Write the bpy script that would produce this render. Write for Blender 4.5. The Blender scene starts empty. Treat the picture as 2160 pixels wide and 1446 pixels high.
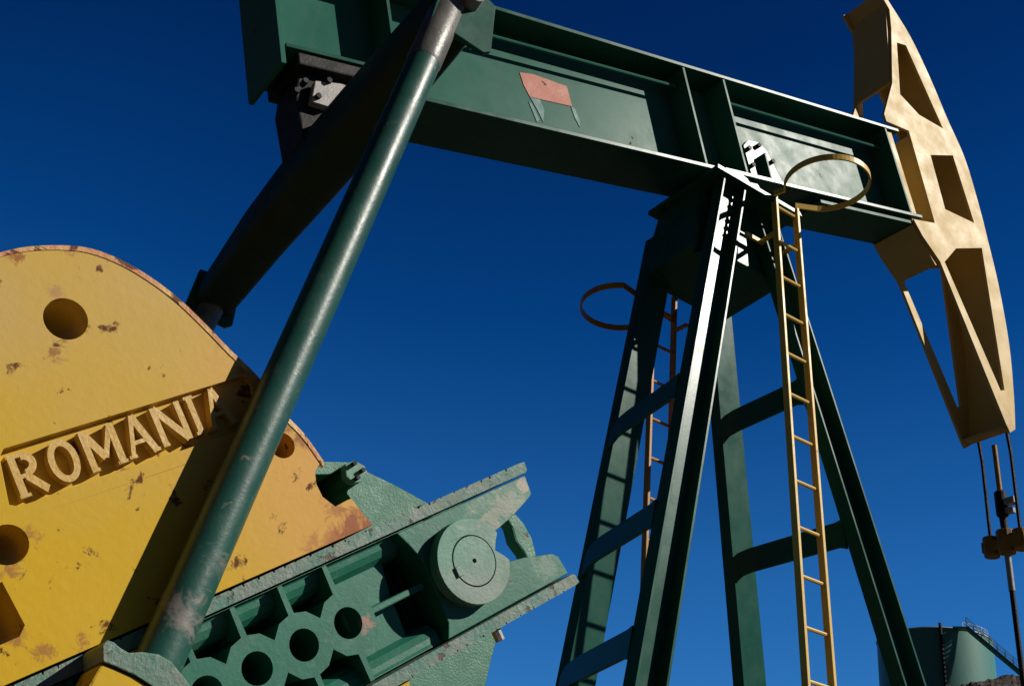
import bpy, bmesh, math, random
from mathutils import Vector, Matrix, noise as mnoise
from mathutils.geometry import tessellate_polygon
random.seed(7)
# ------------------------------------------------------------------ camera, light, sky
S = 0.5                                  # metres per survey unit; the survey origin is the camera
CAMZ = 1.6
AZ, PIT, ROLL, FPX = .552, .526, .115, 2421.455
fw = Vector((math.sin(AZ)*math.cos(PIT), math.cos(AZ)*math.cos(PIT), math.sin(PIT)))
r0 = Vector((math.cos(AZ), -math.sin(AZ), 0)); u0 = r0.cross(fw)
rt = r0*math.cos(ROLL) + u0*math.sin(ROLL); up = -r0*math.sin(ROLL) + u0*math.cos(ROLL)
scene = bpy.context.scene
cam = bpy.data.cameras.new('camera'); camo = bpy.data.objects.new('camera', cam)
scene.collection.objects.link(camo); scene.camera = camo
cam.lens = 36*FPX/2160; cam.sensor_width = 36; cam.clip_end = 6000; cam.clip_start = .05
M = Matrix((rt, up, -fw)).transposed().to_4x4(); M.translation = Vector((0, 0, CAMZ)); camo.matrix_world = M

SUN = Vector((.93, -1.0, 1.03)).normalized()
sl = bpy.data.lights.new('sun', 'SUN'); sl.energy = 5.0; sl.angle = math.radians(.5); sl.color = (1, .94, .84)
so = bpy.data.objects.new('sun', sl); scene.collection.objects.link(so)
so.rotation_euler = SUN.to_track_quat('Z', 'Y').to_euler(); so.location = (20, -20, 30)
world = bpy.data.worlds.new('World'); scene.world = world; world.use_nodes = True
wn = world.node_tree.nodes; wl = world.node_tree.links
bg = wn['Background']; sky = wn.new('ShaderNodeTexSky'); sky.sky_type = 'NISHITA'; sky.sun_disc = False
sky.sun_elevation = math.asin(SUN.z); sky.sun_rotation = math.atan2(SUN.x, SUN.y)
sky.air_density = 1.0; sky.dust_density = .25; sky.ozone_density = 5.0; sky.altitude = 1200
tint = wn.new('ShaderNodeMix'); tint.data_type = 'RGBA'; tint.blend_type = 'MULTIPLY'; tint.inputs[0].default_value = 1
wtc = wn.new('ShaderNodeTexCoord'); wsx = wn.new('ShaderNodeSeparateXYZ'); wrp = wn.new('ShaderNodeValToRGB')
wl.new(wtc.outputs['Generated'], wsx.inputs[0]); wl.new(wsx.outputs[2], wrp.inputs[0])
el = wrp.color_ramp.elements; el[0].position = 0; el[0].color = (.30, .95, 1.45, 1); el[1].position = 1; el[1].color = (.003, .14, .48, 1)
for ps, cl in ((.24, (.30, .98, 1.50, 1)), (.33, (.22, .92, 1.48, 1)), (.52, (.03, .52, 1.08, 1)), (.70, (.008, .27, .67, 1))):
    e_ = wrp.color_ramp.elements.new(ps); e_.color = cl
wad = wn.new('ShaderNodeMapRange'); wad.inputs[1].default_value = -.55; wad.inputs[2].default_value = .15; wad.inputs[3].default_value = .16; wad.inputs[4].default_value = 1  # added dimming of the out-of-view sky towards -X, cuts fill light
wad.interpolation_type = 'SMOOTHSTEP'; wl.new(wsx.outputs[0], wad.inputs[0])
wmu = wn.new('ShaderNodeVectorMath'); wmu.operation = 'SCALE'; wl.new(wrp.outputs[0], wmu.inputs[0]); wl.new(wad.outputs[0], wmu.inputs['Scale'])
way = wn.new('ShaderNodeMapRange'); way.inputs[1].default_value = -.5; way.inputs[2].default_value = .1; way.inputs[3].default_value = .35; way.inputs[4].default_value = 1  # same added dimming for the sky behind the camera, deepens shade
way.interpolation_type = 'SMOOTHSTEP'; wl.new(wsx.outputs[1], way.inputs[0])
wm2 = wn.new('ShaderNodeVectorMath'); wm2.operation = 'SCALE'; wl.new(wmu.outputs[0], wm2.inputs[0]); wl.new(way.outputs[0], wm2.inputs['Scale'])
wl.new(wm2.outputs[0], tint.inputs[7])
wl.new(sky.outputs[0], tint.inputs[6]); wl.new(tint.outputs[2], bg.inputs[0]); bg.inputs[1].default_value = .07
scene.view_settings.view_transform = 'Standard'; scene.view_settings.look = 'None'
scene.view_settings.exposure = 0; scene.view_settings.gamma = 1
scene.render.resolution_x = 1024; scene.render.resolution_y = 685

# ------------------------------------------------------------------ helpers
def ray(x, y): return fw + rt*((x-1080)/FPX) - up*((y-723)/FPX)
def onY(x, y, Y): d = ray(x, y); return d*(Y/d.y)
def W(p): return Vector((p[0]*S, p[1]*S, p[2]*S + CAMZ))

def root(name, label, cat, base, group=None):
    o = bpy.data.objects.new(name, None); scene.collection.objects.link(o)
    o.location = W(base); o['label'] = label; o['category'] = cat; o.empty_display_size = .3
    if group: o['group'] = group
    return o
def origin(o):
    v = Vector((0, 0, 0))
    while o: v += Vector(o.location); o = o.parent
    return v
def obj(name, bm, mat, parent=None, base=None, bevel=0, smooth=False, label=None):
    """bm is in survey units, becomes one mesh object"""
    off = W(base) if base is not None else (origin(parent) if parent else Vector((0, 0, 0)))
    bmesh.ops.transform(bm, matrix=Matrix.Translation(Vector((0, 0, CAMZ))-off) @ Matrix.Scale(S, 4), verts=bm.verts)
    bmesh.ops.recalc_face_normals(bm, faces=bm.faces)
    me = bpy.data.meshes.new(name); bm.to_mesh(me); bm.free()
    o = bpy.data.objects.new(name, me); scene.collection.objects.link(o)
    me.materials.append(mat)
    if parent: o.parent = parent; o.location = off - origin(parent)
    else: o.location = off
    if smooth:
        for p in me.polygons: p.use_smooth = True
        try: me.set_sharp_from_angle(angle=math.radians(35))
        except Exception: pass
    if bevel:
        m = o.modifiers.new('bevel', 'BEVEL'); m.width = bevel*S; m.segments = 2; m.limit_method = 'ANGLE'; m.angle_limit = math.radians(40)
        m.use_clamp_overlap = True
    if label: o['label'] = label
    return o

def loft(bm, loops, f0, f1, sides=True):
    """planar outline with holes (list of 2D loops), mapped by f0 and f1 to the two end faces"""
    pts = [[Vector((p[0], p[1], 0)) for p in L] for L in loops]
    tris = tessellate_polygon(pts); flat = [p for L in loops for p in L]
    A = [bm.verts.new(f0(*p)) for p in flat]; B = [bm.verts.new(f1(*p)) for p in flat]
    fs = []
    for t in tris:
        try: fs.append(bm.faces.new([A[i] for i in t])); fs.append(bm.faces.new([B[i] for i in reversed(t)]))
        except ValueError: pass
    if sides:
        k = 0
        for L in loops:
            n = len(L)
            for i in range(n):
                a, b = k+i, k+(i+1) % n
                try: bm.faces.new([A[a], A[b], B[b], B[a]])
                except ValueError: pass
            k += n
    bmesh.ops.dissolve_limit(bm, angle_limit=.01, verts=A+B, edges=list({e for f in fs if f.is_valid for e in f.edges}))
    return bm
def slab(loops, y0, y1, bm=None):
    """outline in X,Z extruded from y0 to y1"""
    return loft(bm or bmesh.new(), loops, lambda a, b: (a, y0, b), lambda a, b: (a, y1, b))
def framed(O, ex, ez, loops, y0, y1, bm=None, g=None):
    """outline in a frame lying in the XZ plane"""
    f = lambda y: (lambda a, b: (O[0]+ex[0]*a+ez[0]*b, y, O[1]+ex[1]*a+ez[1]*b))
    return loft(bm or bmesh.new(), loops, f(y0), f(y1))
def box(bm, x0, x1, y0, y1, z0, z1, f=lambda p: p):
    v = [bm.verts.new(f(Vector(p))) for p in [(x0,y0,z0),(x1,y0,z0),(x1,y1,z0),(x0,y1,z0),(x0,y0,z1),(x1,y0,z1),(x1,y1,z1),(x0,y1,z1)]]
    for q in ((0,1,2,3),(4,7,6,5),(0,4,5,1),(1,5,6,2),(2,6,7,3),(3,7,4,0)): bm.faces.new([v[i] for i in q])
    return bm
def tube(bm, pts, r, n=16, closed=False, cap=True, radii=None):
    pts = [Vector(p) for p in pts]; rings = []; prev = None
    m = len(pts)
    for i, p in enumerate(pts):
        if closed: d = pts[(i+1) % m]-pts[i-1]
        else: d = pts[min(i+1, m-1)]-pts[max(i-1, 0)]
        d.normalize()
        if prev is None:
            a = d.orthogonal().normalized()
        else:
            a = (prev - d*prev.dot(d)).normalized()
        prev = a; b = d.cross(a); rr = radii[i] if radii else r
        rings.append([bm.verts.new(p + a*rr*math.cos(2*math.pi*k/n) + b*rr*math.sin(2*math.pi*k/n)) for k in range(n)])
    for i in range(m if closed else m-1):
        A = rings[i]; B = rings[(i+1) % m]
        for k in range(n): bm.faces.new([A[k], A[(k+1) % n], B[(k+1) % n], B[k]])
    if cap and not closed: bm.faces.new(rings[0][::-1]); bm.faces.new(rings[-1])
    return bm
def disc(c, r, n=32, a0=0): return [(c[0]+r*math.cos(a0+2*math.pi*i/n), c[1]+r*math.sin(a0+2*math.pi*i/n)) for i in range(n)]
def bar(bm, P, Q, w, h, side=Vector((0, 1, 0))):
    """rectangular bar from P to Q, w across 'side', h across the third direction"""
    P = Vector(P); Q = Vector(Q); d = (Q-P).normalized(); s = (side-d*side.dot(d)).normalized(); t = d.cross(s)
    v = [bm.verts.new(X + s*(a*w/2) + t*(b*h/2)) for X in (P, Q) for a, b in ((-1,-1),(1,-1),(1,1),(-1,1))]
    for q in ((0,1,2,3),(7,6,5,4),(0,4,5,1),(1,5,6,2),(2,6,7,3),(3,7,4,0)): bm.faces.new([v[i] for i in q])
    return bm

# ------------------------------------------------------------------ materials
def paint(name, base, second, rough=.4, patch=1.2, spots=.0, spot_col=(.10, .035, .012), chalk=.0, chalk_col=(.45, .42, .38),
          bump=.15, fine=60, spot_scale=9, third=None, third_scale=.6, spec=.5, streak=0.0, rot=(0,0,0), zones=()):
    m = bpy.data.materials.new(name); m.use_nodes = True; N = m.node_tree.nodes; L = m.node_tree.links
    p = N['Principled BSDF']; tc = N.new('ShaderNodeTexCoord')
    def nz(scale, det=6, rg=.6, dist=0, vec=None):
        n = N.new('ShaderNodeTexNoise'); n.inputs['Scale'].default_value = scale; n.inputs['Detail'].default_value = det
        n.inputs['Roughness'].default_value = rg; n.inputs['Distortion'].default_value = dist
        L.new(vec or tc.outputs['Object'], n.inputs['Vector']); return n.outputs[0]
    def ramp(s, a, b, lo=0., hi=1.):
        r = N.new('ShaderNodeMapRange'); r.inputs[1].default_value = a; r.inputs[2].default_value = b
        r.inputs[3].default_value = lo; r.inputs[4].default_value = hi; L.new(s, r.inputs[0]); return r.outputs[0]
    def mix(fac, a, b):
        x = N.new('ShaderNodeMix'); x.data_type = 'RGBA'
        if isinstance(fac, float): x.inputs[0].default_value = fac
        else: L.new(fac, x.inputs[0])
        for k, c in ((6, a), (7, b)):
            if isinstance(c, tuple): x.inputs[k].default_value = (*c, 1)
            else: L.new(c, x.inputs[k])
        return x.outputs[2]
    col = mix(ramp(nz(patch, 5), .38, .62), base, second)
    if third: col = mix(ramp(nz(third_scale, 2, .4), .45, .6), col, third)
    if streak:
        mp = N.new('ShaderNodeMapping'); mp.inputs['Scale'].default_value = (14, 14, .9); mp.inputs['Rotation'].default_value = rot
        L.new(tc.outputs['Object'], mp.inputs[0])
        col = mix(ramp(nz(1.0, 4, .6, .3, mp.outputs[0]), .5, .75, 0, streak), col, chalk_col)
    for (P_, rad, zcol, fac, ragged) in zones:          # patches of older or stained paint with a place of their own
        c = W(P_) - W((9.6, 10, -3.2))
        vm = N.new('ShaderNodeVectorMath'); vm.operation = 'DISTANCE'; L.new(tc.outputs['Object'], vm.inputs[0]); vm.inputs[1].default_value = c
        nn = nz((1.1/rad) if ragged else 1.2, 9, .72, .6 if ragged else 0); ma = N.new('ShaderNodeMath'); ma.operation = 'MULTIPLY_ADD'
        L.new(nn, ma.inputs[0]); ma.inputs[1].default_value = rad*(4.2 if ragged else 1.1); L.new(vm.outputs['Value'], ma.inputs[2])
        col = mix(ramp(ma.outputs[0], rad*(2.75 if ragged else 1.55), rad*(2.3 if ragged else .75), 0, fac), col, zcol)
    rg = ramp(nz(fine*.15, 4), .3, .7, rough*.85, rough*1.2)
    if chalk:
        col = mix(ramp(nz(fine*.25, 8, .7), .56, .68, 0, chalk), col, chalk_col)
    sp = None
    if spots:
        sp = ramp(nz(spot_scale, 9, .62, .4), .70-spots, .74-spots)
        col = mix(sp, col, spot_col)
        mx = N.new('ShaderNodeMath'); mx.operation = 'MAXIMUM'; L.new(rg, mx.inputs[0])
        s2 = N.new('ShaderNodeMath'); s2.operation = 'MULTIPLY'; s2.inputs[1].default_value = .8; L.new(sp, s2.inputs[0]); L.new(s2.outputs[0], mx.inputs[1]); rg = mx.outputs[0]
    L.new(col, p.inputs['Base Color']); L.new(rg, p.inputs['Roughness']); p.inputs['Specular IOR Level'].default_value = spec
    b = N.new('ShaderNodeBump'); b.inputs['Strength'].default_value = bump; b.inputs['Distance'].default_value = .01
    add = N.new('ShaderNodeMath'); add.operation = 'ADD'; L.new(nz(fine, 4), add.inputs[0]); L.new(nz(fine*.12, 3), add.inputs[1]); h = add.outputs[0]
    if sp is not None:
        sb = N.new('ShaderNodeMath'); sb.operation = 'SUBTRACT'; L.new(h, sb.inputs[0]); L.new(sp, sb.inputs[1]); h = sb.outputs[0]
    L.new(h, b.inputs['Height']); L.new(b.outputs[0], p.inputs['Normal'])
    return m
G = (.022, .105, .075); G2 = (.035, .13, .10)
M_beam = paint('green_beam_paint', G, G2, rough=.33, spec=.04, patch=1.0, chalk=.25, chalk_col=(.07, .13, .11), spots=.035, spot_col=(.09, .045, .02), spot_scale=10, bump=.012, fine=40, streak=.25)
M_post = paint('green_post_paint', (.010, .065, .046), (.018, .085, .064), rough=.29, spec=.13, patch=1.5, chalk=.25, chalk_col=(.05, .09, .08), bump=.02, fine=40, streak=.2)
M_pit = paint('scuffed_green_pipe_paint', (.010, .058, .045), (.014, .075, .056), rough=.40, patch=2, chalk=.35, chalk_col=(.10, .11, .10), spots=.05, spot_col=(.16, .13, .11), spot_scale=14, bump=.10, fine=60,
    zones=((onY(430, 1190, 7.1), .10, (.15, .16, .14), .7, True), (onY(385, 1290, 7.1), .13, (.19, .17, .15), .9, True), (onY(350, 1350, 7.1), .07, (.10, .14, .12), .8, True), (onY(690, 660, 7.1), .03, (.3, .3, .26), .8, True)))
M_eq = paint('dark_green_equaliser_paint', (.010, .034, .020), (.020, .030, .014), rough=.6, spec=.2, patch=3, spots=.05, spot_col=(.03, .018, .008), bump=.1)
M_crank = paint('worn_green_casting_paint', (.012, .120, .076), (.022, .145, .094), rough=.46, spec=.35, patch=4, chalk=.5, chalk_col=(.10, .19, .145), zones=((onY(775, 1312, 7.3), .05, (.34, .17, .13), .9, True), (onY(1060, 1070, 7.3), .16, (.24, .25, .19), .8, True), (onY(1110, 1020, 7.3), .07, (.36, .28, .22), .8, True), (onY(1150, 1190, 7.3), .10, (.16, .24, .19), .6, True), (onY(460, 1330, 7.3), .14, (.10, .15, .12), .5, True)), spots=.05, spot_col=(.14, .09, .07), spot_scale=14, bump=.10, fine=70)
M_rail = paint('chipped_green_rail_paint', (.06, .17, .13), (.15, .19, .155), rough=.6, patch=9, chalk=.7, chalk_col=(.30, .30, .25), spots=.09, spot_col=(.12, .08, .06), spot_scale=16, bump=.5, fine=50)
M_hub = paint('pale_worn_hub_paint', (.13, .22, .18), (.21, .25, .20), rough=.55, patch=5, chalk=.6, chalk_col=(.33, .32, .27), spots=.03, spot_col=(.12, .14, .10), spot_scale=16, bump=.15, fine=60, third=(.08, .22, .16), third_scale=2.5)
M_gear = paint('green_gear_case_paint', (.02, .13, .075), (.035, .16, .10), rough=.5, patch=3, chalk=.5, chalk_col=(.12, .24, .19), spots=.03, spot_scale=10, bump=.3, fine=100)
M_yel = paint('yellow_weight_paint', (.55, .335, .008), (.53, .335, .025), rough=.55, patch=1.6, spots=.078, spot_col=(.12, .045, .012), spot_scale=9, bump=.12, fine=26, spec=.18,
    zones=((onY(330, 560, 7.3), 1.0, (.52, .345, .10), .95, False), (onY(720, 950, 7.3), .75, (.60, .32, .085), .95, False), (onY(-20, 640, 7.3), .35, (.50, .34, .12), .8, False),
           (onY(755, 1120, 7.3), .16, (.27, .075, .03), .95, True), (onY(690, 1145, 7.3), .13, (.40, .16, .05), .75, True), (onY(700, 1070, 7.3), .07, (.34, .14, .05), .8, True),
           (onY(600, 900, 7.3), .06, (.30, .12, .04), .8, True), (onY(640, 930, 7.3), .05, (.26, .10, .03), .9, True), (onY(520, 775, 7.3), .05, (.30, .13, .04), .8, True), (onY(480, 730, 7.3), .045, (.36, .17, .05), .8, True),
           (onY(120, 745, 7.3), .05, (.28, .12, .04), .85, True), (onY(120, 615, 7.3), .045, (.40, .22, .10), .8, True), (onY(185, 690, 7.3), .03, (.25, .12, .04), .8, True), (onY(30, 535, 7.3), .05, (.28, .10, .03), .9, True), (onY(150, 525, 7.3), .04, (.38, .18, .06), .8, True), (onY(345, 605, 7.3), .035, (.42, .2, .07), .8, True),
           (onY(60, 1130, 7.3), .05, (.36, .17, .04), .8, True), (onY(20, 1200, 7.3), .05, (.30, .13, .04), .8, True), (onY(40, 1340, 7.3), .05, (.30, .13, .04), .8, True), (onY(90, 1375, 7.3), .05, (.30, .13, .04), .8, True), (onY(170, 1350, 7.3), .04, (.34, .15, .04), .8, True)))
M_rust = paint('rusty_weight_edge', (.50, .20, .08), (.62, .40, .14), rough=.6, patch=8, spots=.14, spot_col=(.12, .04, .02), spot_scale=12, bump=.5, fine=40)
M_letter = paint('yellow_lettering_paint', (.52, .32, .06), (.55, .35, .10), rough=.5, patch=6, spots=.04, spot_col=(.2, .10, .05), spot_scale=14, bump=.3)
M_head = paint('cream_yellow_head_paint', (.56, .39, .13), (.53, .36, .11), rough=.58, spec=.5, zones=((onY(1930, 480, 9.56), .10, (.36, .22, .09), .4, True), (onY(2120, 880, 9.56), .2, (.36, .2, .07), .6, True), (onY(1860, 40, 10), .25, (.34, .2, .07), .5, True)), patch=2, spots=.0, chalk=.0, chalk_col=(.5, .42, .3), bump=.015, fine=30)
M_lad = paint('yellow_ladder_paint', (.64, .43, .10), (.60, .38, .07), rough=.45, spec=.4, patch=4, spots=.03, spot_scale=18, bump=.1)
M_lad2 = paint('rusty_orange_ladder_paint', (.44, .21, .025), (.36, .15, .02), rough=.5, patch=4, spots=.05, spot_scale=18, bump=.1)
M_bar = paint('yellow_carrier_paint', (.32, .17, .015), (.24, .12, .015), spec=.25, rough=.5, patch=6, spots=.05, spot_scale=20, bump=.2)
M_dark = paint('dark_greasy_steel', (.006, .006, .007), (.012, .010, .009), spec=.25, rough=.6, patch=6, bump=.3, fine=60)
M_steel = paint('grey_bare_steel', (.24, .23, .22), (.32, .30, .28), rough=.42, patch=8, spots=.04, spot_scale=20, bump=.2)
M_sleeve = paint('worn_grey_brown_sleeve', (.10, .09, .08), (.16, .15, .13), rough=.42, patch=6, spots=.06, spot_col=(.05, .03, .02), spot_scale=18, bump=.2, third=(.06, .08, .07))
M_red = paint('faded_red_marking', (.38, .085, .04), (.42, .13, .08), rough=.5, spec=.2, patch=9, chalk=.35, chalk_col=(.36, .22, .17), spots=.05, spot_col=(.06, .03, .02), spot_scale=12, bump=.1)
M_drip = paint('pale_blue_drips', (.09, .20, .20), (.04, .14, .12), spec=.15, rough=.45, patch=14, bump=.05)
M_tank = paint('green_tank_paint', (.045, .18, .15), (.05, .20, .165), rough=.5, patch=.15, spots=.0, chalk=.2, chalk_col=(.2, .3, .26), bump=.02, streak=.3, third=(.04, .15, .10), third_scale=.1)
M_rail2 = paint('pale_tank_rail_paint', (.62, .6, .55), (.5, .5, .45), rough=.5, bump=.02)

# ================================================================== THE PUMP JACK
pj = root('pump_jack', 'green and yellow oil pump jack with tilted walking beam and cream horse head', 'pump jack', (9.6, 10, -3.2))
A = math.radians(17.95); D = (math.cos(A), math.sin(A)); Nn = (-D[1], D[0]); BO = (9.0, 10.71)
def B(s, n, y): return Vector((BO[0]+D[0]*s+Nn[0]*n, y, BO[1]+D[1]*s+Nn[1]*n))
bf = lambda p: B(p.x, p.z, p.y)
# ---- walking beam: I section, 1.76 deep, flanges 0.9 wide
bm = bmesh.new()
framed(BO, D, Nn, [[(-6.70, .34), (-5.55, .36), (-5.45, .06), (4.86, .06), (4.86, 1.70), (-6.70, 1.70)]], 9.97, 10.03, bm)
box(bm, 4.62, 4.67, 9.555, 9.965, .065, 1.695, bf); box(bm, 4.62, 4.67, 10.035, 10.445, .065, 1.695, bf)
beam = obj('walking_beam', bm, M_beam, pj, bevel=.006)
for x0, x1, n0, n1 in ((-5.5, 4.93, .0, .0595), (-6.78, 5.03, 1.7005, 1.76), (-6.70, -5.55, .29, .3395)):
    obj('flange', box(bmesh.new(), x0, x1, 9.55, 10.45, n0, n1, bf), M_post, beam, bevel=.006)
for s in (-5.26, -.19, .66):
    bm = bmesh.new(); n0 = .345 if s < -5.4 else .065
    box(bm, s-.02, s+.02, 9.565, 9.965, n0, 1.695, bf); box(bm, s-.02, s+.02, 10.035, 10.435, n0, 1.695, bf)
    obj('stiffener', bm, M_beam, beam)
bm = box(bmesh.new(), -6.78, -6.72, 9.55, 10.45, .06, 1.695, bf); obj('end_plate', bm, M_beam, beam, bevel=.005)
bm = box(bmesh.new(), 2.3, 4.7, 9.6, 10.4, -.12, -.07, bf); box(bm, 2.4, 4.6, 9.75, 10.25, -.07, -.002, bf)
obj('seat_plate', bm, M_beam, beam)
for a, b in (((-3.72, 1.42), (-.24, 1.46)), ((.73, 1.43), (4.60, 1.40))):
    bm = tube(bmesh.new(), [B(a[0], a[1], 9.75), B(b[0], b[1], 9.75)], .028, 8)
    for k in range(1):
        t = .02; s = a[0]+(b[0]-a[0])*t; n = a[1]+(b[1]-a[1])*t
        bar(bm, B(s, n, 9.75), B(s, n, 9.968), .03, .03, Vector((1, 0, 0)))
    obj('conduit', bm, M_beam, beam, smooth=True)
# faded red marking with pale drips under it
bm = framed(BO, D, Nn, [[(-3.03, 1.14), (-2.80, 1.17), (-2.22, 1.12), (-2.20, .80), (-2.93, .78), (-3.0, .95)]], 9.962, 9.969)
obj('painted_marking', bm, M_red, beam, label='faded red painted rectangle on the beam web')
bm = framed(BO, D, Nn, [[(-2.93, .775), (-2.76, .775), (-2.72, .62), (-2.78, .42), (-2.84, .60)]], 9.962, 9.968)
obj('paint_drip', bm, M_drip, beam)
bm = framed(BO, D, Nn, [[(-2.22, .79), (-2.16, .78), (-2.11, .60), (-2.13, .48), (-2.19, .62)]], 9.962, 9.968)
obj('paint_drip', bm, M_drip, beam)
bm = framed(BO, D, Nn, [[(-2.97, .70), (-2.92, .68), (-2.84, .44), (-2.89, .40)]], 9.962, 9.968)
obj('paint_drip', bm, M_drip, beam)
# bolted doubler plate on the web above the bearing
bm = framed(BO, D, Nn, [[(1.22, .07), (1.20, .86), (1.34, .98), (1.60, .99), (1.74, .86), (1.90, .40), (1.95, .07)]], 9.925, 9.968)
dp = obj('bearing_doubler', bm, M_post, beam, bevel=.006)
bm = box(bmesh.new(), 1.50, 1.535, 9.80, 9.925, .07, .72, bf); obj('web_rib', bm, M_beam, beam)
for s, n in ((1.27, .80), (1.25, .50), (1.52, .90), (1.76, .66), (1.30, .20), (1.85, .2)):
    bm = tube(bmesh.new(), [B(s, n, 9.925), B(s, n, 9.86)], .042, 6); obj('bolt', bm, M_dark, beam)

# ---- centre bearing between beam and post
bm = framed(BO, D, Nn, [[(.05, -.07), (.05, -.001), (1.25, -.001), (1.25, -.07)]], 9.45, 10.55)
slab([[(8.85, 10.375), (9.10, 10.64), (9.30, 10.735), (9.75, 10.86), (9.95, 10.64), (10.12, 10.375)]], 9.52, 10.48, bm)
for ya, yb in ((9.30, 9.52), (10.48, 10.70)):
    slab([[(8.95, 10.375), (9.02, 10.52), (9.16, 10.60), (9.34, 10.58), (9.50, 10.46), (9.9, 10.44), (9.95, 10.375)]], ya, yb, bm)
obj('saddle_bearing', bm, M_post, pj, bevel=.008)

# ---- Samson post
ZC = 9.326
legs = {(-1, 1): (8.688, 10.855, 7.766, 11.027), (-1, -1): (8.607, 9.164, 7.212, 8.838),
        (1, 1): (10.439, 10.936, 11.704, 11.335), (1, -1): (10.302, 9.326, 11.967, 8.499)}
ZG = -3.2; ZT = 10.30
bm = bmesh.new()
box(bm, 8.62, 10.28, 9.15, 10.62, 10.30, 10.37)                           # top plate
capb = [(8.66, 9.60, ZC-.0), (10.30, 9.60, ZC-.0), (10.36, 10.86, ZC-.02), (8.70, 10.82, ZC-.02)]
capt = [(8.72, 9.62, 10.297), (10.14, 9.62, 10.297), (10.18, 10.52, 10.297), (8.74, 10.50, 10.297)]
vb = [bm.verts.new(p) for p in capb]; vt = [bm.verts.new(p) for p in capt]
bm.faces.new(vb[::-1]); bm.faces.new(vt)
for i in range(4): bm.faces.new([vb[i], vb[(i+1) % 4], vt[(i+1) % 4], vt[i]])
post = obj('samson_post', bm, M_post, pj, bevel=.006)
def legpt(sx, sy, z):
    x0, y0, x1, y1 = legs[(sx, sy)]; t = (ZC-z)/7.0
    return x0+(x1-x0)*t, y0+(y1-y0)*t
LW, FL, TH = .426, .20, .035
for (sx, sy) in legs:
    # channel: web parallel to the beam, flanges pointing outwards (away from the beam)
    bm = bmesh.new(); prof = []
    def P(a, b, z):   # a: 0..1 across X (from -X edge), b: distance inwards from the outer face
        x, y = legpt(sx, sy, z); xl = x if sx < 0 else x-LW
        return (xl+a, y - sy*b, z)
    sec = [(0, 0), (TH, 0), (TH, FL-TH), (LW-TH, FL-TH), (LW-TH, 0), (LW, 0), (LW, FL), (0, FL)]
    lo = [bm.verts.new(P(a, b, ZG)) for a, b in sec]; ztop = ZT-.003 if sy < 0 else 10.02
    hi = [bm.verts.new(P(a, b, ztop)) for a, b in sec]
    for i in range(8): bm.faces.new([lo[i], lo[(i+1) % 8], hi[(i+1) % 8], hi[i]])
    bm.faces.new(lo[::-1]); bm.faces.new(hi)
    obj('leg', bm, M_post, post, bevel=.004)
# cross bars with haunched far ends, in the rear and in the front face
def crossbar(sx, z, h):
    (xa, ya), (xb, yb) = legpt(sx, 1, z), legpt(sx, -1, z)
    xo = xa if sx < 0 else xa-LW
    xo2 = xb if sx < 0 else xb-LW
    bm = bmesh.new()
    yb += FL*.97; L = ya-yb
    out = [(0, h/2+.02), (.12, h/2), (L-.5, h/2), (L-.30, h/2-.02), (L-.2, h/2-.06), (L-.12, h/2-.14), (L-.12, -h/2-.13), (L-.22, -h/2-.06), (L-.32, -h/2-.015), (L-.5, -h/2), (.12, -h/2), (0, -h/2-.04)]
    def g(dx):
        def f(a, b):
            t = a/L; zz = z+b
            x = xo2+(xo-xo2)*t - (sx*0 + 0)
            lx = legpt(sx, 1, zz)[0]-legpt(sx, 1, z)[0]
            return (x+lx+dx, yb+a, zz)
        return f
    loft(bm, [out], g(-.014), g(.03))
    obj('crossbar', bm, M_post, post, bevel=.006)
def z_at(px, sx, sy, fy=.5):    # height at which the image point meets that leg's plane
    lo, hi = -3., 10.
    for _ in range(40):
        m = (lo+hi)/2; x, y = legpt(sx, sy, m); p = Vector((x, y, m)); d = p.dot(fw)
        if 723 - FPX*p.dot(up)/d < px: hi = m
        else: lo = m
    return lo
for yy in (800, 1072, 1345): crossbar(-1, z_at(yy, -1, -1)-.0, .31)
for yy in (836, 1136): crossbar(1, z_at(yy, 1, -1), .31)
crossbar(1, 2.2, .36)
bm = slab([[(8.72, 10.297), (8.66, ZC), (8.60, ZC-.25), (9.0, ZC-.002), (9.9, ZC-.002), (10.36, ZC-.25), (10.30, ZC), (10.15, 10.297)]], 9.57, 9.595)
obj('gusset', bm, M_post, post)
# bolt heads down the near legs and a lug at the far corner
for sx in (-1, 1):
    for z in (10.12, 9.98, 9.84, 9.70, 9.56, 9.42):
        x, y = legpt(sx, -1, z); x += (LW-.10 if sx < 0 else -.10); yw = y+FL-TH
        bm = tube(bmesh.new(), [(x, yw+.002, z), (x, yw-.045, z)], .035, 6); obj('bolt', bm, M_post, post)

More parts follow.
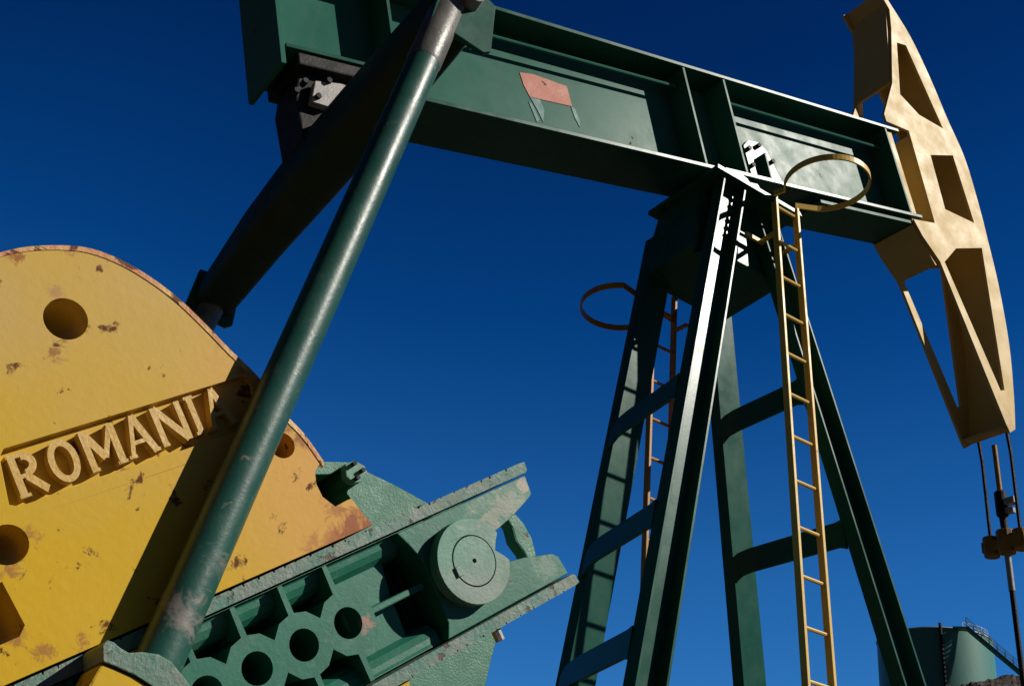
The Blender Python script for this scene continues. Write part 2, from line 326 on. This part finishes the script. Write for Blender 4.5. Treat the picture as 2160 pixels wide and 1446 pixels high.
# ---- ladders
def ladder(x0, W_, ytop, ztop, ybot, zbot, drift, mat, spacing, zphase, label, n_hoop, hoop_c, hoop_r, sgn):
    f = lambda z: ytop + (ybot-ytop)*(ztop-z)/(ztop-zbot)
    fx = lambda z: x0 + drift*(ztop-z)
    bm = bmesh.new()
    for dx in (0, W_):
        bar(bm, (fx(ztop)+dx, f(ztop), ztop), (fx(zbot)+dx, f(zbot), zbot), .10, .045)
    L = obj('ladder', bm, mat, pj, bevel=.006, label=label)
    z = zphase
    while z > zbot+.2:
        bm = tube(bmesh.new(), [(fx(z)+.02, f(z), z), (fx(z)+W_-.02, f(z), z)], .024, 8)
        obj('rung', bm, mat, L, smooth=True); z -= spacing
    for zz in (ztop-.62,):        # stand-off brackets to the post
        for dx in (0, W_): obj('bracket', bar(bmesh.new(), (fx(zz)+dx, f(zz), zz), (fx(zz)+dx, f(zz)-sgn*.30, zz-.02), .05, .05, Vector((1, 0, 0))), mat, L)
        bm = bmesh.new(); bar(bm, (fx(zz)-.30, f(zz)-sgn*.30, zz-.02), (fx(zz)+.1, f(zz)-sgn*.30, zz-.02), .04, .06, Vector((0, 1, 0)))
        obj('bracket', bm, mat if zz > 8 else M_post, L)
    # hoop: flat band
    pts = []
    cx, cy, cz = hoop_c
    a0 = math.radians(58)
    for k in range(49):
        a = -math.pi*1.5 + a0*.62 + (2*math.pi-a0*1.24)*k/48 if sgn < 0 else -math.pi*.5 + a0*.62 + (2*math.pi-a0*1.24)*k/48
        pts.append(Vector((cx+hoop_r*math.cos(a), cy+hoop_r*1.05*math.sin(a), cz)))
    ends = [Vector((fx(cz), f(cz), cz)), Vector((fx(cz)+W_, f(cz), cz))]
    e0, e1 = (ends if (pts[0]-ends[0]).length < (pts[0]-ends[1]).length else ends[::-1])
    pts = [e0]+pts+[e1]
    bm = bmesh.new(); ring = []
    for i, p in enumerate(pts):
        d = (pts[min(i+1, len(pts)-1)]-pts[max(i-1, 0)]).normalized(); nrm = Vector((-d.y, d.x, 0))
        ring.append([bm.verts.new(p+nrm*a+Vector((0, 0, b))) for a, b in ((-.012, -.045), (.012, -.045), (.012, .045), (-.012, .045))])
    for i in range(len(ring)-1):
        for k in range(4): bm.faces.new([ring[i][k], ring[i][(k+1) % 4], ring[i+1][(k+1) % 4], ring[i+1][k]])
    bm.faces.new(ring[0][::-1]); bm.faces.new(ring[-1])
    obj('hoop', bm, mat, L)
    return L
ladder(9.7375, 0.4305, 9.1737, 10.3833, 8.5690, -3.15, .003, M_lad, 0.6119, 10.2295, 'yellow ladder on the near side of the post', 1, (10.1167, 8.5382, 10.4550), 0.5637, -1)
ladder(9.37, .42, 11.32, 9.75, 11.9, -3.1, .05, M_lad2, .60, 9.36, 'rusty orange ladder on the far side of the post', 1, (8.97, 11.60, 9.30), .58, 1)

# ---- tail bearing hanging under the beam tail
bm = bmesh.new()
box(bm, -6.55, -5.70, 9.58, 10.42, .12, .285, bf)
slab([[(2.78, 8.95), (3.62, 9.22), (3.70, 8.75), (3.55, 8.1), (3.28, 7.85), (3.02, 8.0), (2.82, 8.5)]], 9.72, 10.28, bm)
tb = obj('tail_bearing', bm, M_dark, pj, bevel=.02)
bm = framed(BO, D, Nn, [[(-6.44, -.33), (-6.36, -.04), (-6.06, .0), (-5.80, -.02), (-5.9, -.20), (-6.14, -.25), (-6.22, -.35)]], 9.60, 9.70)
obj('bearing_flange', bm, M_steel, tb, bevel=.01)
for s, n in ((-6.36, -.26), (-6.2, -.02), (-6.5, -.1), (-6.62, -.25)):
    bm = tube(bmesh.new(), [B(s, n, 9.66), B(s, n, 9.55)], .035, 6); obj('bolt', bm, M_dark, tb)

# ---- equaliser beam lying across, under the tail
sec = [(7.08, .27, .24, 3.33, 8.06), (7.5, .28, .27, 3.33, 8.02), (8.6, .30, .33, 3.34, 7.97), (10, .31, .365, 3.35, 7.92), (11.5, .29, .33, 3.37, 7.80), (12.5, .27, .26, 3.40, 7.66), (12.95, .26, .23, 3.41, 7.60)]
bm = bmesh.new(); rings = []
for (y, hx, hz, cx, cz) in sec:
    rings.append([bm.verts.new((cx+hx*math.copysign(abs(math.cos(a))**.6, math.cos(a)), y, cz+hz*math.copysign(abs(math.sin(a))**.6, math.sin(a)))) for a in [2*math.pi*(k+.5)/20 for k in range(20)]])
for i in range(len(rings)-1):
    for k in range(20): bm.faces.new([rings[i][k], rings[i][(k+1) % 20], rings[i+1][(k+1) % 20], rings[i+1][k]])
bm.faces.new(rings[0][::-1]); bm.faces.new(rings[-1])
eq = obj('equaliser_beam', bm, M_eq, pj, smooth=True)
for y0, y1, cx, cz in ((7.00, 7.06, 3.42, 7.98), (12.96, 13.02, 3.42, 7.62)):
    bm = slab([[(cx-.36, cz-.30), (cx+.22, cz-.36), (cx+.30, cz-.30), (cx+.28, cz+.28), (cx+.1, cz+.36), (cx-.30, cz+.30)]], y0, y1)
    obj('end_plate', bm, M_post, eq, bevel=.01)
bm = tube(bmesh.new(), [(3.40, 6.86, 8.12), (3.46, 7.3, 8.12)], .10, 20); tube(bm, [(3.40, 6.80, 8.12), (3.40, 6.88, 8.12)], .075, 16)
obj('pin', bm, M_steel, eq, smooth=True)

# ---- cranks: frame (s along the arm away from the shaft, t across)
CO = (4.3227, 2.9357); E = (-.79332, -.60880); T = (-.60880, .79332)
def cr(loops, y0, y1, bm=None): return framed(CO, E, T, loops, y0, y1, bm)
def CP(s, t, y): return Vector((CO[0]+E[0]*s+T[0]*t, y, CO[1]+E[1]*s+T[1]*t))
cf = lambda p: CP(p.x, p.z, p.y)
Y0 = 7.30
def crank():
    bm = bmesh.new()
    # end fork plate
    fork = [(-.91, .435), (-.89, .27), (-.85, .25), (-.59, .17), (-.34, .12), (-.27, .07), (-.19, .0), (-.30, -.07), (-.33, -.12), (-.56, -.16), (-.83, -.235), (-.875, -.28), (-.895, -.435), (.42, -.435), (.36, -.33), (.345, -.17), (.345, .17), (.40, .31), (.46, .435)]
    cr([fork], Y0+.02, Y0+.34, bm)
    # trough: back web with fillets rising to both rails
    half = [(.41, .115), (.37, .12), (.32, .145), (.28, .20), (.255, .30), (.24, .45), (.18, .56)]
    prof = [(.437, .10), (.437, .74), (-.437, .74), (-.437, .10)] + [(-t, y) for t, y in half] + [(0, .58)] + half[::-1]
    a = [bm.verts.new(CP(.42, t, Y0+y)) for t, y in prof]; b = [bm.verts.new(CP(3.55, t, Y0+y)) for t, y in prof]
    for i in range(len(prof)): bm.faces.new([a[i], a[(i+1) % len(prof)], b[(i+1) % len(prof)], b[i]])
    for V in (a[::-1], b): bmesh.ops.triangulate(bm, faces=[bm.faces.new(V)])
    body = obj('crank_arm', bm, M_crank, pj, bevel=.014)
    box(bmb := bmesh.new(), -.25, .43, Y0+.42, Y0+.735, -.43, .43, cf); obj('hub_block', bmb, M_crank, body)
    bm = cr([[(.62, -.30), (1.05, -.30), (1.05, .30), (.56, .30), (.60, .05)]], Y0+.20, Y0+.50); obj('web_plate', bm, M_crank, body, bevel=.02)
    # honeycomb plate
    hs = [1.12+.375*i for i in range(6)]
    up_ = [(.90, .05), (.93, .16), (1.0, .215)]
    for i, h in enumerate(hs):
        if i: up_ += [(h-.19, .115), (h-.11, .20)]
        up_ += [(h-.022, .225), (h-.018, .432), (h+.018, .432), (h+.022, .225), (h+.11, .20)]
    up_ += [(3.2, .12), (3.25, 0)]
    loop = up_ + [(s, -t) for s, t in reversed(up_[:-1])]
    bm = cr([loop]+[disc((h, 0), .112, 28) for h in hs], Y0+.03, Y0+.40)
    obj('honeycomb_plate', bm, M_crank, body, bevel=.012)
    bm = box(bmesh.new(), .40, .905, Y0+.06, Y0+.199, -.025, .025, cf); obj('web_rib', bm, M_crank, body, bevel=.01)
    # toothed rails
    for sg in (1, -1):
        pts = [(3.6, .452), (-.90, .452), (-.92, .47), (-.93, .535)]
        x = -.86
        rr = random.Random(5 if sg > 0 else 9)
        while x < 3.5:
            w = rr.uniform(.07, .17); g_ = rr.uniform(.008, .02); dp_ = rr.uniform(.006, .02)
            pts += [(x, .543), (x+w, .541), (x+w+.004, .541-dp_), (x+w+g_, .541-dp_)]; x += w+g_+.004
        pts += [(3.6, .54)]
        bm = cr([[(s, sg*t) for s, t in pts]], Y0-.02, Y0+.78)
        obj('toothed_rail', bm, M_rail, body, bevel=.004)
    # hub and shaft end
    hub = [(.33*math.cos(a), .33*math.sin(a)) for a in [math.radians(d) for d in range(-160, 161, 8)]] + [(-.27, .07), (-.222, 0), (-.28, -.065)]
    bm = cr([hub, disc((0, 0), .200, 40)], Y0-.10, Y0+.02); h = obj('hub', bm, M_hub, body, bevel=.010)
    bm = cr([disc((0, 0), .191, 40), disc((0, 0), .018, 12)], Y0-.103, Y0+.0195); obj('shaft_end', bm, M_hub, h, bevel=.006)
    bm = box(bmesh.new(), .15, .20, Y0-.12, Y0-.08, -.06, .02, cf); obj('key', bm, M_hub, h, bevel=.006)
    bm = box(bmesh.new(), .205, .235, Y0-.092, Y0-.08, -.065, .035, cf); obj('keyway', bm, M_dark, h)
    bm = tube(bmesh.new(), [CP(-.06, -.545, Y0+.1), CP(-.06, -.64, Y0+.1)], .04, 8); obj('clamp_bolt', bm, M_steel, body)
    return body
crank_near = crank()
def clone(o, parent):
    c = o.copy(); scene.collection.objects.link(c); c.parent = parent
    for ch in list(o.children): clone(ch, c)
    return c
crank_far = clone(crank_near, pj)
# mirror about the machine's mid plane Y = 10 (local coordinates are relative to the root, which stands on that plane)
crank_far.scale = (1, -1, 1)

# ---- counterweights
def arcpts(p, n=3):
    """Catmull-Rom refinement of an open polyline"""
    out = []
    for i in range(len(p)-1):
        a = p[max(i-1, 0)]; b = p[i]; c = p[i+1]; d = p[min(i+2, len(p)-1)]
        for k in range(n):
            t = k/n
            out.append(tuple(.5*((2*b[j])+(-a[j]+c[j])*t+(2*a[j]-5*b[j]+4*c[j]-d[j])*t*t+(-a[j]+3*b[j]-3*c[j]+d[j])*t**3) for j in (0, 1)))
    out.append(p[-1]); return out
arc = [(.80, 1.12), (.86, 1.37), (.94, 1.56), (1.02, 1.87), (1.14, 2.12), (1.25, 2.37), (1.37, 2.61), (1.51, 2.81), (1.66, 2.97), (1.83, 3.09), (2.01, 3.15), (2.23, 3.185), (2.42, 3.18), (2.7, 3.14), (3.0, 3.03), (3.3, 2.82), (3.6, 2.5), (3.82, 2.1), (4.0, 1.6), (4.12, 1.1), (4.2, .56)]
outline = arcpts(arc) + [(.63, .56), (.67, .66), (.71, .80), (.75, .80), (.86, .79), (.925, .89), (.93, .99), (.90, 1.08), (.84, 1.12)]
band = [(2.95, 1.56), (2.90, 1.86), (2.86, 1.905), (1.13, 1.915), (1.10, 1.88), (1.10, 1.57), (1.13, 1.545), (2.90, 1.53)]
hole1 = [(2.18+.145*math.cos(a), 2.635+.15*math.sin(a)) for a in [2*math.pi*k/30 for k in range(30)]]
holes = [hole1, disc((1.06, 1.34), .095, 26), disc((3.045, 1.33), .125, 26), [(3.15, 1.13), (3.12, .84), (3.17, .79), (3.48, .78), (3.50, 1.10)]]
def weight(flip, ds, letters, y0, label, ymat=M_yel):
    f = lambda L: [(s+ds, -t if flip else t) for s, t in L]
    bm = cr([f(outline)] + [f(h) for h in holes] + ([f(band)] if letters else []), y0, y0+.08)
    # body behind the face skin
    cr([f(outline)] + [f(h) for h in holes], y0+.0805, y0+.72, bm)
    w = obj('counterweight', bm, ymat, pj, bevel=.012, label=label)
    # rolled rusty rim line on top edge
    rim = arcpts(arc)[:40]; rim = [(s, t) for s, t in rim]
    inner = [(s+.025*(1 if s < 2.3 else -0.2)+.0, t-.03) for s, t in rim]
    bm = cr([f(rim+inner[::-1])], y0-.006, y0+.02); obj('rusty_rim', bm, M_rust, w)
    return w
w1 = weight(False, 0, True, 7.30, 'yellow cast counterweight with raised lettering and worn rusty rim')
w2 = weight(True, .22, False, 7.34, 'lower yellow counterweight')
for w in (w1, w2):
    c = w.copy(); scene.collection.objects.link(c); c.parent = pj; c.scale = (1, -1, 1); c['label'] = 'far side yellow counterweight'
    for ch in w.children: clone(ch, c)
# raised letters: strokes in a 1 x 1 box
def st(x0, y0, x1, y1, w=.2):
    d = Vector((x1-x0, y1-y0)); n = Vector((-d.y, d.x)).normalized()*w/2
    return [(x0+n.x, y0+n.y), (x0-n.x, y0-n.y), (x1-n.x, y1-n.y), (x1+n.x, y1+n.y)]
def ringp(cx, cy, rx, ry, a0, a1, w=.2, n=16):
    o = [(cx+rx*math.cos(a0+(a1-a0)*k/n), cy+ry*math.sin(a0+(a1-a0)*k/n)) for k in range(n+1)]
    i = [(cx+(rx-w)*math.cos(a0+(a1-a0)*k/n), cy+(ry-w*.8)*math.sin(a0+(a1-a0)*k/n)) for k in range(n+1)]
    return o+i[::-1]
LET = {'R': [st(.14, 0, .14, 1, .22), st(0, .03, .34, .03, .08), st(.0, .97, .3, .97, .08), ringp(.42, .72, .40, .29, math.pi/2, -math.pi/2, .22), st(.2, .96, .44, .96, .1), st(.2, .47, .44, .47, .1), st(.42, .46, .88, .02, .2)],
       'O': [ringp(.46, .5, .46, .52, 0, math.pi, .2), ringp(.46, .5, .46, .52, math.pi, 2*math.pi, .2)],
       'M': [st(.1, 0, .1, 1, .18), st(.9, 0, .9, 1, .2), st(.12, .96, .5, .25, .2), st(.5, .25, .88, .96, .14), st(0, .03, .24, .03, .08), st(.76, .03, 1.04, .03, .08)],
       'A': [st(.08, 0, .48, 1, .14), st(.48, 1, .9, 0, .22), st(.24, .34, .74, .34, .1), st(-.04, .03, .22, .03, .08), st(.76, .03, 1.04, .03, .08)],
       'N': [st(.1, 0, .1, 1, .18), st(.88, 0, .88, 1, .18), st(.12, .98, .86, .02, .2), st(0, .03, .22, .03, .08)],
       'I': [st(.18, 0, .18, 1, .22), st(0, .03, .36, .03, .08), st(0, .97, .36, .97, .08)]}
sx = 2.875; tb_ = 1.57; H_ = .28; k = 0
for ch, wd in zip('ROMANIA', (.235, .235, .275, .235, .26, .11, .235)):
    bm = bmesh.new()
    for j, poly in enumerate(LET[ch]):
        if ch == 'I': sc = .22
        else: sc = wd
        base_s = sx
        loop = [(base_s - x*sc*.88, tb_ + y*H_ + (2.875-base_s)*.028) for x, y in poly]
        cr([loop], 7.292+.0006*j, 7.3795, bm)
    obj('raised_letter', bm, M_letter, w1)
    sx -= wd*.97 + .008

# ---- pitman arms
def pitman(y, far):
    top = Vector((3.255, y, 8.03)); bot = Vector((2.04, y, 1.19))
    if far: top = Vector((3.43, y, 7.62))
    d = (bot-top).normalized()
    bm = tube(bmesh.new(), [top-d*.12, top, top+d*.5, bot-d*.55, bot-d*.2], .15, 32, radii=[.11, .15, .15, .15, .15])
    p = obj('pitman_arm', bm, M_pit if not far else M_pit, pj, smooth=True)
    bm = tube(bmesh.new(), [top-d*.10, top-d*.02, top+d*.80, top+d*.83], .17, 32, radii=[.13, .158, .158, .151]); obj('pitman_sleeve', bm, M_sleeve, p, smooth=True)
    return p
pn = pitman(7.10, False); pfar = pitman(12.90, True)
# green strap of the wrist pin bearing and its yellow cap, near side
def pix(L, Y): return [tuple(onY(x, y, Y)[i] for i in (0, 2)) for x, y in L]
strap = pix([(212, 1362), (222, 1351), (236, 1356), (250, 1368), (268, 1378), (296, 1376), (330, 1381), (357, 1397), (389, 1436), (420, 1490), (440, 1570), (420, 1660), (330, 1700), (300, 1650), (350, 1600), (355, 1510), (315, 1446), (285, 1427), (241, 1407), (213, 1396)], 6.92)
bm = slab([strap], 6.88, 7.28); obj('bearing_strap', bm, M_rail, pn, bevel=.006)
cap_ = pix([(214, 1397), (241, 1408), (285, 1428), (315, 1447), (340, 1500), (330, 1640), (160, 1640), (160, 1500), (186, 1446)], 6.90)
bm = slab([cap_], 6.90, 7.28); obj('bearing_cap', bm, M_yel, pn, bevel=.015)
bm = tube(bmesh.new(), [(2.04, 12.75, 1.19), (2.04, 13.15, 1.19)], .42, 24); obj('bearing_strap', bm, M_hub, pfar)
for y0, y1 in ((7.2, 7.8), (12.2, 12.8)):
    bm = tube(bmesh.new(), [(2.04, y0, 1.19), (2.04, y1, 1.19)], .10, 16); obj('wrist_pin', bm, M_steel, pn if y0 < 10 else pfar)

# ---- gear reducer
gout = [(3.05, 3.2), (3.3, 3.72), (3.585, 3.985), (3.90, 4.085), (4.00, 4.03), (4.28, 4.0), (4.64, 3.94), (4.95, 3.80), (5.25, 3.55), (5.46, 3.25), (5.57, 2.96), (5.53, 2.75), (5.49, 2.47), (5.40, 1.9), (5.40, .4), (2.7, .4), (2.75, 2.4)]
pocket = pix([(690, 1000), (702, 998), (733, 978), (731, 1004), (736, 1020), (731, 1040), (748, 1062), (700, 1085), (655, 1040), (660, 1000)], 8.7)
bm = slab([gout, pocket], 8.70, 9.70); slab([gout], 9.7005, 11.30, bm)
slab([[(2.3, .2), (5.9, .2), (5.9, .42), (2.3, .42)]], 8.6, 11.4, bm)
gb = obj('gear_reducer', bm, M_gear, pj, bevel=.03)
bm = slab([pix([(728, 978), (748, 970), (770, 982), (776, 996), (762, 1016), (745, 1018), (730, 1004)], 8.6)], 8.60, 8.695); obj('cover_plate', bm, M_hub, gb, bevel=.01)
for x, y in ((744, 979), (762, 993), (751, 1009)):
    c = onY(x, y, 8.6); bm = tube(bmesh.new(), [(c.x, 8.6, c.z), (c.x, 8.55, c.z)], .022, 6); obj('bolt', bm, M_dark, gb)
bm = slab([pix([(1070, 1080), (1084, 1086), (1100, 1104), (1118, 1136), (1127, 1172), (1126, 1195), (1112, 1190), (1100, 1166), (1082, 1142), (1074, 1112), (1062, 1092), (900, 1096), (880, 1066), (1030, 1058)], 8.7)], 8.66, 8.82)
obj('lifting_lug', bm, M_gear, gb, bevel=.02)
bm = tube(bmesh.new(), [(CO[0], 8.02, CO[1]), (CO[0], 11.98, CO[1])], .22, 24); obj('output_shaft', bm, M_dark, gb)

# ---- skid and stand under the machine (below the picture)
bm = bmesh.new()
for y in (8.2, 11.8): box(bm, -1, 13.5, y-.3, y+.3, -3.2, -2.7)
for x in (0, 2.3, 5.9, 9, 12.5): box(bm, x-.15, x+.15, 8.5, 11.5, -3.15, -2.75)
box(bm, 2.4, 5.8, 8.7, 11.3, -2.7, .2)
obj('base_frame', bm, M_post, pj)

# ---- horse head
HY0, HY1 = 9.56, 10.44
front = [(1862, -22), (1873, 0), (1920, 76), (1963, 166), (1998, 249), (2036, 335), (2067, 439), (2085, 510), (2107, 602), (2129, 725), (2139, 834), (2142, 905)]
rear = [(2131, 912), (2122, 893), (1983, 551), (1946, 497), (1927, 462), (1972, 470), (1917, 276), (1870, 256), (1865, 240), (1882, 175), (1880, 60), (1876, 20), (1852, -22)]
cuts = [[(1892, 90), (1911, 96), (1989, 271), (1939, 242), (1899, 199)], [(1963, 327), (2010, 328), (2055, 470), (1994, 441)], [(1993, 552), (2017, 524), (2071, 523), (2119, 822), (2111, 823)]]
fr3 = pix(front, HY0)
# smooth the front arc
fr3 = arcpts(fr3, 4)
plate = fr3 + pix(rear, HY0)
holes3 = [pix(c, HY0) for c in cuts]
# back edge of the seat part (dark recess beside the beam end)
bm = bmesh.new()
fi = []
for i, p in enumerate(fr3):
    a = Vector(fr3[max(i-1, 0)]); b = Vector(fr3[min(i+1, len(fr3)-1)]); d = (b-a).normalized(); fi.append((p[0]+d.y*.06, p[1]-d.x*.06))
loft(bm, [[(p[0], p[1]) for p in fr3] + fi[::-1]], lambda a, b: (a, HY0+.051, b), lambda a, b: (a, HY1-.051, b))
hh = obj('horse_head', bm, M_head, pj)
for y0 in (HY0, HY1-.05):
    bm = slab([plate]+holes3, y0, y0+.05); obj('side_plate', bm, M_head, hh, bevel=.005)
def cross(P, Q, th, name='cross_plate', z=None):
    bm = bmesh.new(); a, b = [Vector((*pix([p], HY0)[0],)) for p in (P, Q)]
    bar(bm, (a.x, 10, a.y), (b.x, 10, b.y), HY1-HY0-.102, th); obj(name, bm, M_head, hh)
cross((1874, 2), (1884, 172), .05); cross((1930, 470), (1981, 556), .05); cross((1921, 285), (1972, 462), .05)
cross((2124, 896), (2137, 903), .05)
# seat box clamped on the beam end
bm = bmesh.new(); box(bm, 4.68, 4.86, 9.60, 10.40, -.06, 1.69, bf); obj('head_seat', bm, M_head, hh)

# ---- wire rope hanger and polished rod
wr = root('wireline_hanger', 'dark wire ropes holding a yellow bar and rod below the cream horse head', 'wireline hanger', (15.62, 10, -3.2))
XR = 15.64
def pxX(x, y, X): d = ray(x, y); return d*(X/d.x)
for ys in (-1, 1):
    tp = []
    for i in range(len(fr3)-1, len(fr3)//2, -1): tp.append((fr3[i][0]+.03, 10+ys*.265, fr3[i][1]))
    pts = [(XR, 10+ys*.265, 7.12)] + [(XR+.02, 10+ys*.265, 8.6)] + tp
    obj('wire_rope', tube(bmesh.new(), pts, .028, 8), M_dark, wr, smooth=True)
bm = bmesh.new()
box(bm, XR-.10, XR+.10, 9.62, 10.38, 7.02, 7.20); 
for ys in (-1, 0, 1): tube(bm, [(XR, 10+ys*.265, 6.96), (XR, 10+ys*.265, 7.28 if ys else 7.33)], .125 if ys else .14, 12)
obj('carrier_bar', bm, M_bar, wr, bevel=.012)
bm = tube(bmesh.new(), [(XR, 10, 7.33), (XR, 10, 7.55), (XR, 10, 7.60), (XR, 10, 7.98), (XR, 10, 8.02)], .08, 14, radii=[.05, .06, .095, .095, .05])
rc = obj('rod_clamp', bm, M_dark, wr)
bm = bmesh.new(); box(bm, XR-.06, XR+.06, 9.74, 9.92, 7.74, 7.84); box(bm, XR-.05, XR+.05, 9.80, 9.92, 7.60, 7.68); obj('clamp_bolt', bm, M_steel, rc)
bm = tube(bmesh.new(), [(XR, 10, 7.98), (XR, 10, 8.82)], .042, 12); obj('rod_end', bm, M_bar, wr, smooth=True)
bm = tube(bmesh.new(), [(XR, 10, -3.2), (XR, 10, 6.98)], .042, 12); obj('polished_rod', bm, M_dark, wr, smooth=True)
bm = tube(bmesh.new(), [(XR, 10, 6.35), (XR, 10, 6.97)], .05, 12); obj('rod_coupling', bm, M_steel, wr, smooth=True)

# ================================================================== GROUND AND HILL
def ground_z(az, d):
    """height in metres above the pad, azimuth in radians from +Y towards +X, distance in metres"""
    a = math.degrees(az)
    tan_rim = .2165 + .0036*(a-38) if a > 38 else max(.0, .214-.006*(38-a))
    if a > 52: tan_rim += .0035*min(1, (a-52)/2)
    if a > 57: tan_rim = .286 + .001*(a-57)
    if a > 90: tan_rim = max(0, .3155-.004*(a-90))
    if a < 0: tan_rim = max(0, tan_rim)
    h = tan_rim*100+0*a
    if d < 25: base = 0
    elif d < 100: base = h*((d-25)/75)**1.15
    else: base = h + (d-100)*.03*min(1, h/10)
    if d > 400: base *= max(0, 1-(d-400)/900)
    return base
bm = bmesh.new(); ra = [0.01, 4, 8, 14, 20, 25, 32, 40, 50, 60, 68, 76, 82]+[84+.5*i for i in range(44)]+[108, 112, 118, 126, 140, 170, 220, 300, 420, 600, 900, 1400, 2200, 3500]
azs = []; a = -180.
while a < 180: azs.append(a); a += (.12 if 44 < a < 60 else (1 if -5 < a < 100 else 4))
grid = []
for d in ra:
    row = []
    for a in azs:
        ar = math.radians(a); x = d*math.sin(ar); y = d*math.cos(ar)
        z = ground_z(ar, d)
        if d > 20:
            z += .35*mnoise.noise(Vector((x*.12, y*.12, 0)))*min(1, (d-20)/40)
            if 60 < d < 130:
                v = mnoise.noise(Vector((x*.9, y*.9, 3)))+.6*mnoise.noise(Vector((x*2.3, y*2.3, 8)))
                z += .55*abs(v)*min(1, max(0, (a-50)/5))
        row.append(bm.verts.new((x, y, z)))
    grid.append(row)
n = len(azs)
for i in range(len(ra)-1):
    for j in range(n):
        bm.faces.new([grid[i][j], grid[i][(j+1) % n], grid[i+1][(j+1) % n], grid[i+1][j]])
me = bpy.data.meshes.new('ground'); bmesh.ops.recalc_face_normals(bm, faces=bm.faces); bm.to_mesh(me); bm.free()
g = bpy.data.objects.new('ground', me); scene.collection.objects.link(g); g['kind'] = 'structure'
m = bpy.data.materials.new('stony_soil'); m.use_nodes = True; N = m.node_tree.nodes; L = m.node_tree.links; p = N['Principled BSDF']
tc = N.new('ShaderNodeTexCoord'); n1 = N.new('ShaderNodeTexNoise'); n1.inputs['Scale'].default_value = 1.3; n1.inputs['Detail'].default_value = 10; n1.inputs['Roughness'].default_value = .7
cr_ = N.new('ShaderNodeValToRGB'); cr_.color_ramp.elements[0].position = .35; cr_.color_ramp.elements[0].color = (.016, .010, .007, 1); cr_.color_ramp.elements[1].position = .68; cr_.color_ramp.elements[1].color = (.085, .058, .04, 1)
L.new(tc.outputs['Object'], n1.inputs['Vector']); L.new(n1.outputs[0], cr_.inputs[0]); L.new(cr_.outputs[0], p.inputs['Base Color']); p.inputs['Roughness'].default_value = .95
bb = N.new('ShaderNodeBump'); bb.inputs['Strength'].default_value = .8; bb.inputs['Distance'].default_value = .3; L.new(n1.outputs[0], bb.inputs['Height']); L.new(bb.outputs[0], p.inputs['Normal'])
me.materials.append(m)

# ================================================================== STORAGE TANK on the hill (metres)
TC = Vector((204.3*S, 150*S, 0)); TC.z = 59.0*S+CAMZ-3
TR = 5.75; TT = 75.6*S+CAMZ
tk = bpy.data.objects.new('storage_tank', None); scene.collection.objects.link(tk); tk.location = TC
tk['label'] = 'round green storage tank with stair and handrail on the hill behind the pump jack'; tk['category'] = 'storage tank'
def tobj(name, bm, mat, smooth=False):
    bmesh.ops.recalc_face_normals(bm, faces=bm.faces)
    me = bpy.data.meshes.new(name); bm.to_mesh(me); bm.free(); o = bpy.data.objects.new(name, me); scene.collection.objects.link(o)
    me.materials.append(mat); o.parent = tk
    if smooth:
        for q in me.polygons: q.use_smooth = True
        me.set_sharp_from_angle(angle=math.radians(30))
    return o
HT = TT-TC.z
bm = tube(bmesh.new(), [(0, 0, 0), (0, 0, HT)], TR, 72); tobj('shell', bm, M_tank, True)
bm = tube(bmesh.new(), [(0, 0, HT), (0, 0, HT+.5)], TR, 72, radii=[TR, .3]); tobj('roof', bm, M_tank, True)
bm = tube(bmesh.new(), [((TR+.03)*Vector((math.cos(a), math.sin(a), 0)) + Vector((0, 0, HT))) for a in [2*math.pi*k/72 for k in range(72)]], .06, 6, closed=True); tobj('rim', bm, M_rail2, True)
v0 = math.atan2(-TC.y, -TC.x)       # angle that faces the camera
bm = bmesh.new()
for k in range(1, 8):
    a = v0 + k*.11 + .42
    c = Vector((math.cos(a), math.sin(a), 0))*(TR-.1)
    bar(bm, c+Vector((0, 0, HT)), c+Vector((0, 0, HT+.75)), .04, .04)
for hgt in (.38, .75):
    tube(bm, [Vector((math.cos(a), math.sin(a), 0))*(TR-.1)+Vector((0, 0, HT+hgt)) for a in [v0+.42+.11*(k/2+1) for k in range(13)]], .03, 6)
tobj('handrail', bm, M_rail2)
# straight stair running down to the right of the tank
a = v0+.55; top = Vector((math.cos(a), math.sin(a), 0))*(TR+.35)+Vector((0, 0, HT-.05))
right = Vector((TC.y, -TC.x, 0)).normalized()
foot = top + right*4.6 + Vector((0, 0, -4.6))
sd = (foot-top).normalized(); out_ = Vector((-TC.x, -TC.y, 0)).normalized()
bm = bmesh.new()
for o_ in (0, .75): bar(bm, top+out_*o_, foot+out_*o_, .06, .28, out_)
for k in range(18): c = top+(foot-top)*(k+.5)/18+out_*.375; bar(bm, c-right*.13, c+right*.13, .72, .04, out_)
bar(bm, top-right*1.3+out_*.375, top+out_*.375, .8, .12, out_)
tobj('stair', bm, M_tank)
bm = bmesh.new()
for o_ in (0, .75):
    for hgt in (.5, 1.0): bar(bm, top+out_*o_+Vector((0, 0, hgt)), foot+out_*o_+Vector((0, 0, hgt)), .05, .05, out_)
    for k in range(8): c = top+(foot-top)*k/7+out_*o_; bar(bm, c, c+Vector((0, 0, 1.0)), .05, .05, out_)
tobj('stair_railing', bm, M_rail2)
a = v0+.12; c = Vector((math.cos(a), math.sin(a), 0))*(TR+.25)
bm = tube(bmesh.new(), [c, c+Vector((0, 0, HT+.35))], .16, 10); tobj('vertical_pipe', bm, M_dark)
a = v0-1.35; c = Vector((math.cos(a), math.sin(a), 0))*(TR-.15)
bm = bar(bmesh.new(), c+Vector((0, 0, HT)), c+Vector((0, 0, HT+.7)), .08, .08); bar(bm, c+Vector((0, 0, HT+.1)), c+right*.7+Vector((0, 0, HT+.1)), .06, .06); tobj('vent', bm, M_rail2)
